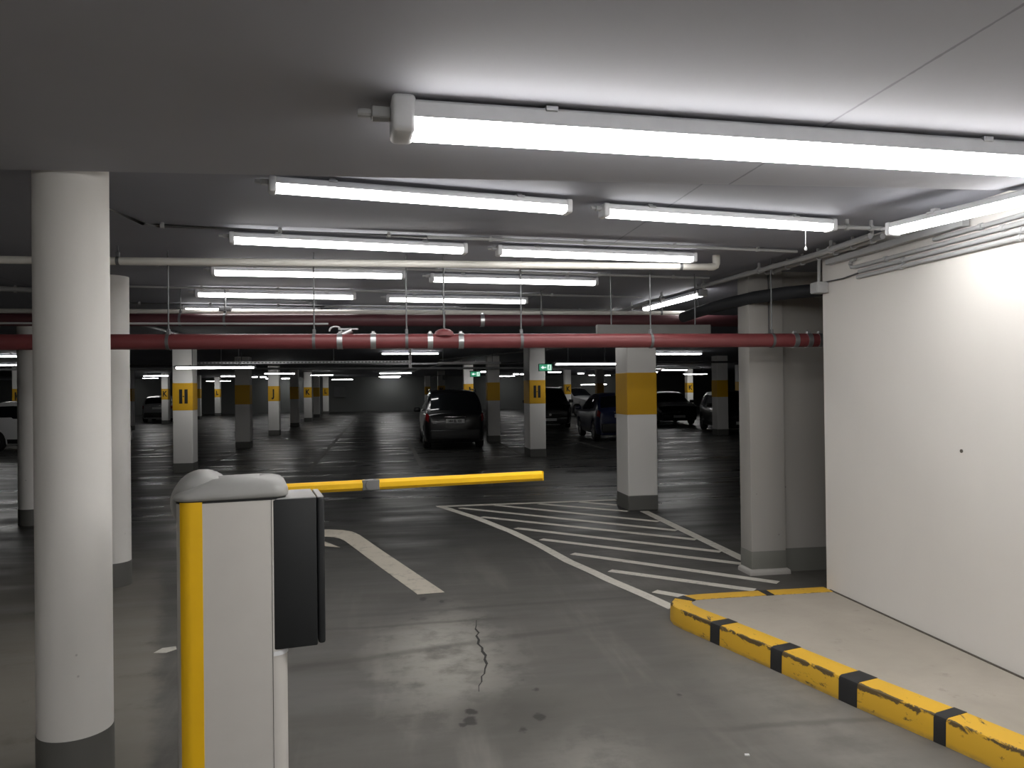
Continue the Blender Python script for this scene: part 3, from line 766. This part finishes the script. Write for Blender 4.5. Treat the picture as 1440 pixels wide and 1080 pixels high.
kerb_piece(0, S[-1], 'kerb', 'kerb', 0)
for c in stripe_c:
    if c+.05 < S[-1]: kerb_piece(c-.045, c+.045, 'black_stripe', 'kerb_black', .0025)
slab = [(2.8+0, 0)]
b = MB()
ins = [OP[i]+nrm(i)*.13 for i in range(3, len(OP)-3, 3)]
poly = [(WX-.003-2.8, ins[0].y-4.5)] + [(p.x-2.8, p.y-4.5) for p in ins if p.x < WX] + [(WX-.003-2.8, 1.2-4.5)]
b.prism(poly, 0, ZT-.004); b.build('slab', 'island', ti, smooth=0)
jn = MB(); jn.box(WX-.012-2.8, WX-.002-2.8, 1.25-4.5, 5.44-4.5, ZT-.01, ZT+.004); jn.build('wall_joint', 'joint', ti, smooth=0)

# ------------------------------------------------------------------ barrier
BA = R(10.5)
bx = empty('parking_barrier', (-.839, 3.147, 0), BA, 'pale grey parking barrier cabinet with yellow corner strip and lowered yellow arm', 'barrier')
def arc(cx, cy, r, a0, a1, n=8): return [(cx+r*math.cos(R(a0+(a1-a0)*k/n)), cy+r*math.sin(R(a0+(a1-a0)*k/n))) for k in range(n+1)]
plan = arc(.06, .06, .06, 180, 270) + [(.356, 0)] + arc(.356, .06, .06, 270, 360)[1:] + arc(.356, .24, .06, 0, 90) + arc(.06, .24, .06, 90, 180)
MB().prism(plan, 0, 1.275).build('cabinet', 'cab', bx)
# yellow strip wraps the front left corner
fo = arc(.06, .06, .0625, 224, 270, 8) + [(.098, -.0025)]
bo = [(.098, .002)] + arc(.06, .06, .058, 270, 224, 8)
MB().prism(fo+bo, .02, 1.268).build('yellow_strip', 'byellow', bx)
MB().box(.3562, .3578, -.0012, .002, 0, 1.27).build('panel_seam', 'black', bx)
cp = [(x*1.0, y) for x, y in plan]
def grow(P, g, cx=.208, cy=.15): return [(x+(g if x > cx else -g), y+(g if y > cy else -g)) for x, y in P]
# cap: rounded slab, fuller toward the left
b = MB()
rows = []
for g, z in ((.004, 1.272), (.009, 1.278), (.010, 1.29), (.008, 1.305), (.0, 1.322), (-.014, 1.335), (-.035, 1.343), (-.065, 1.347), (-.10, 1.349)):
    ring = []
    for x, y in grow(plan, g):
        k = max(0, min(1, x/.17)); k = k*k*(3-2*k)
        ring.append((x, y, 1.278 + (z-1.278)*(.40+.60*k) if z > 1.278 else z))
    rows.append(ring+[ring[0]])
V = b.grid(rows); b.bm.faces.new(V[-1][:-1]); b.bm.faces.new(V[0][:-1][::-1])
bmesh.ops.remove_doubles(b.bm, verts=b.bm.verts, dist=1e-5)
b.build('cap', 'cap', bx, smooth=60)
MB().prism(grow(plan, .001), 1.262, 1.275).build('cap_gasket', 'black', bx)
hub = MB(); hub.lathe([(.03, .06), (.07, .065), (.098, .085), (.114, .13), (.122, .20), (.122, .33), (.112, .352), (.03, .356)], 40, 'Y', (.088, 0, 1.245))
hub.build('hub_cover', 'cap', bx, smooth=50)
# black side box
b = MB(); b.box(.360, .534, .0, .27, .655, 1.262, .006, 2); b.build('control_box', 'black', bx)
b = MB(); b.box(.537, .566, .002, .268, .66, 1.260, .010, 3); cb = b.build('side_door', 'black', bx)
b = MB(); b.box(.361, .533, .002, .268, 1.258, 1.2655, .003, 1); b.build('box_lid', 'boxtop', bx)
b = MB(); b.box(.5375, .565, .008, .262, 1.257, 1.2635, .003, 1); b.build('door_lid', 'boxtop', bx)
b = MB(); b.prism(grow(plan, .003)[9:19]+[(.362, .1), (.362, -.003)], .632, .650); b.build('trim_ring', 'fix', bx)
# arm
def octo(h, w):
    c = h*.28
    return [(-w/2, -h/2+c), (-w/2+c, -h/2), (w/2-c, -h/2), (w/2, -h/2+c), (w/2, h/2-c), (w/2-c, h/2), (-w/2+c, h/2), (-w/2, h/2-c)]
for x0, x1 in ((.15, .785), (.840, 1.672)):
    MB().extrude_x([(y+.335+.03, z+1.257) for y, z in octo(.049, .035)], x0, x1).build('arm', 'byellow', bx)
hg = MB(); hg.box(.772, .852, .346, .384, 1.233, 1.281, .003, 1); hg.cyl((.808, .338, 1.257), (.808, .392, 1.257), .021, 20)
hg.build('arm_hinge', 'hingegrey', bx)
e_ = MB(); e_.box(1.670, 1.677, .347, .383, 1.2325, 1.2815, .003, 1); e_.build('end_plug', 'byellow', bx)

# ------------------------------------------------------------------ cars
def lerp_tab(tab, x):
    if x <= tab[0][0]: return tab[0][1]
    for (a, va), (b_, vb) in zip(tab, tab[1:]):
        if x <= b_:
            t = (x-a)/(b_-a); t = t*t*(3-2*t)*.5 + t*.5
            return va+(vb-va)*t
    return tab[-1][1]

def make_car(kind, paint, label, loc, heading, plate_text=None, detail=True, group='parked cars'):
    """local +y is forward, origin at the middle of the footprint; heading turns +y"""
    spec = {
     'estate': dict(L=4.35, W=1.74, top=[(0, .98), (.05, 1.02), (.10, 1.06), (.42, 1.56), (.6, 1.63), (1.6, 1.66), (2.3, 1.62), (3.15, 1.08), (3.4, 1.03), (4.1, .90), (4.3, .74), (4.35, .66)], belt=.97, wb=(.78, 3.48), wr=.315),
     'suv': dict(L=4.55, W=1.82, top=[(0, 1.0), (.05, 1.05), (.10, 1.08), (.35, 1.58), (.6, 1.68), (1.8, 1.71), (2.5, 1.67), (3.2, 1.17), (3.45, 1.12), (4.3, 1.0), (4.5, .86), (4.55, .74)], belt=1.03, wb=(.85, 3.55), wr=.355),
     'hatch': dict(L=3.95, W=1.70, top=[(0, .92), (.05, .98), (.10, 1.02), (.5, 1.40), (.8, 1.47), (1.7, 1.49), (2.2, 1.44), (2.95, 1.02), (3.2, .98), (3.75, .84), (3.9, .70), (3.95, .62)], belt=.92, wb=(.65, 3.15), wr=.31),
     'saloon': dict(L=4.6, W=1.80, top=[(0, .92), (.05, .98), (.5, 1.03), (1.2, 1.38), (1.5, 1.43), (2.2, 1.44), (2.6, 1.40), (3.3, 1.0), (3.6, .97), (4.35, .82), (4.55, .68), (4.6, .60)], belt=.92, wb=(.95, 3.65), wr=.32),
    }[kind]
    L, W, top, belt, wb, wr = (spec[k] for k in ('L', 'W', 'top', 'belt', 'wb', 'wr'))
    zmax = max(z for _, z in top)
    t = empty('car', loc, heading, label, 'car', group)
    def wid(x):
        e = min(x, L-x)
        k = 1-.16*max(0, 1-e/.45)**2.2
        return W/2*k
    def ringpts(x):
        zt = lerp_tab(top, x); w = wid(x)
        zb = .20
        for c in wb:
            d = abs(x-c); rr = wr+.055
            if d < rr: zb = max(zb, wr+math.sqrt(max(0, rr*rr-d*d))-.02)
        zb = min(zb, zt-.2)
        bl = min(belt+.05*(x < L*.3), zt-.03)
        k = max(0, (zt-bl)/(zmax-belt))
        wrf = w*(.97-.22*min(1, k*1.05))
        low = min(max(zb+.01, .36), bl-.12)
        mid = max(low+.02, bl*.72)
        return [(0, zb), (w*.88, zb), (w*.955, zb+.035), (w*.985, low+.02), (w*1.0, mid), (w*.985, bl-.03), (w*.965, bl), (wrf+.012, zt-.085*min(1, k+.25)), (wrf-.045, zt-.012), (wrf*.55, zt+.022), (0, zt+.03)]
    def surf(x, v):
        P_ = ringpts(x); i = min(int(v), len(P_)-2); f = v-i
        a, b_ = P_[i], P_[i+1]
        return Vector((a[0]+(b_[0]-a[0])*f, x-L/2, a[1]+(b_[1]-a[1])*f))
    # body
    xs = sorted(set([0, .02, .05, .1, .16, .25] + [L*k/46 for k in range(2, 45)] + [c+s*(wr+.055)*q for c in wb for s in (-1, 1) for q in (1.02, 1, .97, .9, .75, .5, .25)] + list(wb) + [L-.25, L-.16, L-.1, L-.05, L-.02, L]))
    b = MB(); rows = []
    for x in xs:
        P_ = ringpts(x)
        sh = 1.0
        if x in (0, L): sh = .93
        ring = [(px*sh, x-L/2, pz if sh == 1 else .2+(pz-.2)*sh+.03) for px, pz in P_]
        full = ring + [(-px, y, z) for px, y, z in ring[-2:0:-1]]
        rows.append(full+[full[0]])
    V = b.grid(rows); b.bm.faces.new(V[0][:-1]); b.bm.faces.new(V[-1][:-1][::-1])
    bmesh.ops.remove_doubles(b.bm, verts=b.bm.verts, dist=1e-5)
    b.build('body', paint, t, smooth=38)
    def patch(name, mat, x0, x1, v0, v1, off_=.006, nx=14, nv=6, mirror=True, skew=0, both=False):
        objs_ = []
        for s in ((1, -1) if not both else (0,)):
            b = MB(); rows = []
            for i in range(nx+1):
                u = i/nx; row = []
                def samp(v):
                    x = x0+(x1-x0)*u + skew*(v-v0)/(v1-v0)
                    p = surf(x, v)
                    du = surf(min(L, x+.02), v)-surf(max(0, x-.02), v); dv = surf(x, v+.05)-surf(x, v-.05)
                    n = du.cross(dv)
                    if n.length > 1e-9: n.normalize()
                    if n.x*1.0 + n.z*.3 < 0: n = -n
                    return p + n*off_
                vs = [v0+(v1-v0)*j/nv for j in range(nv+1)]
                if both:
                    pr = [samp(v) for v in vs]
                    row = [Vector((p.x, p.y, p.z)) for p in pr] + [Vector((-p.x, p.y, p.z)) for p in pr[::-1]]
                else:
                    row = [Vector((p.x*s, p.y, p.z)) for p in map(samp, vs)]
                rows.append(row)
            b.grid(rows); objs_.append(b.build(name, mat, t, smooth=50))
        return objs_
    # glass
    ws = {'estate': (2.42, 3.08), 'suv': (2.62, 3.15), 'hatch': (2.3, 2.9), 'saloon': (2.72, 3.24)}[kind]
    rw = {'estate': (.12, .40), 'suv': (.12, .33), 'hatch': (.14, .48), 'saloon': (.58, 1.14)}[kind]
    sw = {'estate': (.55, 2.72), 'suv': (.6, 2.8), 'hatch': (.75, 2.5), 'saloon': (1.25, 2.9)}[kind]
    patch('windscreen', 'glass', ws[0], ws[1], 8.12, 9.9, both=True)
    patch('rear_window', 'glass', rw[0], rw[1], 8.12, 9.9, both=True)
    m = (sw[0]+sw[1])/2-.05
    patch('side_window', 'glass', sw[0], m, 6.12, 6.9)
    patch('side_window', 'glass', m+.08, sw[1], 6.12, 6.9)
    # lamps
    patch('tail_lamp', 'lamp_red', .012, .16, 4.35, 6.2, .008)
    patch('head_lamp', 'lamp_clear', L-.30, L-.03, 4.45, 5.8, .008)
    if detail:
        patch('sill_trim', 'trim', wb[0]+wr+.1, wb[1]-wr-.1, 2.1, 3.0, .006)
    yr, yf = -L/2, L/2
    # bumpers, plates, grille
    b = MB(); b.box(-W*.40, W*.40, yr-.055, yr+.06, .28, .56, .04, 3); b.build('rear_bumper', 'trim', t)
    b = MB(); b.box(-W*.40, W*.40, yf-.06, yf+.05, .22, .50, .04, 3); b.build('front_bumper', paint, t)
    b = MB(); b.box(-W*.28, W*.28, yf-.05, yf+.02, .53, .63, .012, 2); b.build('grille', 'trim', t)
    b = MB(); b.cyl((0, yf+.018, .585), (0, yf+.028, .585), .05, 6); b.build('emblem', 'chrome', t)
    b = MB(); b.box(-.30, .30, yr-.03, yr+.04, .905, .935, .008, 2); b.build('chrome_strip', 'chrome', t)
    b = MB(); b.box(-.26, .26, yr-.035, yr+.02, .745, .86, .004, 1); pr = b.build('number_plate', 'plate', t)
    b = MB(); b.box(-.26, .26, yf+.045, yf+.06, .33, .44, .004, 1); b.build('number_plate', 'plate', t)
    if plate_text:
        text_mesh('plate_lettering', plate_text, .10, 'letter', pr, (0, yr-.036, .80), (PI/2, 0, 0), .82, .001)
    # wheels
    for c in wb:
        for s in (-1, 1):
            x_ = s*(W/2-.115)
            w_ = MB(); w_.lathe([(wr*.62, -.09), (wr*.93, -.10), (wr, -.07), (wr, .07), (wr*.93, .10), (wr*.62, .09)], 28, 'X')
            wo = w_.build('wheel', 'tyre', t, (x_, c-L/2, wr))
            r_ = MB(); r_.cyl((s*.085, 0, 0), (s*.093, 0, 0), wr*.66, 24)
            for k in range(5):
                a = 2*PI*k/5
                r_.tube([(s*.097, .04*math.cos(a), .04*math.sin(a)), (s*.097, wr*.6*math.cos(a), wr*.6*math.sin(a))], .022, 6)
            r_.cyl((s*.09, 0, 0), (s*.105, 0, 0), .05, 14)
            r_.build('rim', 'rim', wo)
    for s in (-1, 1):
        b = MB(); yy = ws[1]-.12-L/2
        b.box(s*W*.5-.01 if s > 0 else -W*.5-.19, W*.5+.19 if s > 0 else -W*.5+.01, yy-.06, yy+.06, belt+.02, belt+.16, .035, 3)
        b.build('wing_mirror', paint, t)
    if kind in ('estate', 'suv'):
        for s in (-1, 1):
            b = MB(); b.tube([(s*W*.37, .62-L/2, zmax-.04), (s*W*.37, .72-L/2, zmax+.02), (s*W*.37, 1.6-L/2, zmax+.035), (s*W*.36, 2.35-L/2, zmax-.01), (s*W*.36, 2.42-L/2, zmax-.05)], .014, 8)
            b.build('roof_rail', 'chrome', t)
    return t
CARS = {}
make_car('estate', 'car_black', 'black estate car seen from behind, parked in the middle lane', (1.72, 21.45+2.2, 0), R(0), 'HH EL 101')
make_car('suv', 'car_black', 'black off-roader facing the camera, partly behind the right H column', (6.75, 31.2+2.2, 0), R(180-8))
make_car('hatch', 'car_blue', 'dark blue hatchback seen from behind, mostly behind the blank yellow banded column', (7.25, 23.3+1.9, 0), R(-4))
make_car('saloon', 'car_black', 'dark saloon facing the camera, right of the blank yellow banded column', (12.55, 32.0+2.2, 0), R(180-6))
make_car('hatch', 'car_dark', 'dark car end just showing left of the wall pillar', (12.55, 25.4+1.9, 0), R(180-12))
make_car('suv', 'car_silver', 'grey off-roader half hidden behind the black off-roader at right', (10.7, 45, 0), R(180+30), detail=False)
make_car('hatch', 'car_white', 'white car at the left edge, cut by the frame and hidden by columns', (-10.15, 25.2, 0), R(-97))
make_car('hatch', 'car_silver', 'silver hatchback parked behind the K column at far left', (-13.5, 46.5+1.9, 0), R(6), detail=False)

# ------------------------------------------------------------------ world, colour management
w = D.worlds.new('world'); sc.world = w; w.use_nodes = True
w.node_tree.nodes['Background'].inputs[0].default_value = (.01, .01, .012, 1)
sc.view_settings.view_transform = 'Standard'; sc.view_settings.look = 'None'; sc.view_settings.gamma = 1
sc.view_settings.use_curve_mapping = False
sc.view_settings.exposure = .25
sc.cycles.use_denoising = True
sc.cycles.max_bounces = 8; sc.cycles.diffuse_bounces = 4; sc.cycles.glossy_bounces = 3
sc.cycles.sample_clamp_indirect = 6
sc.cycles.use_light_tree = True
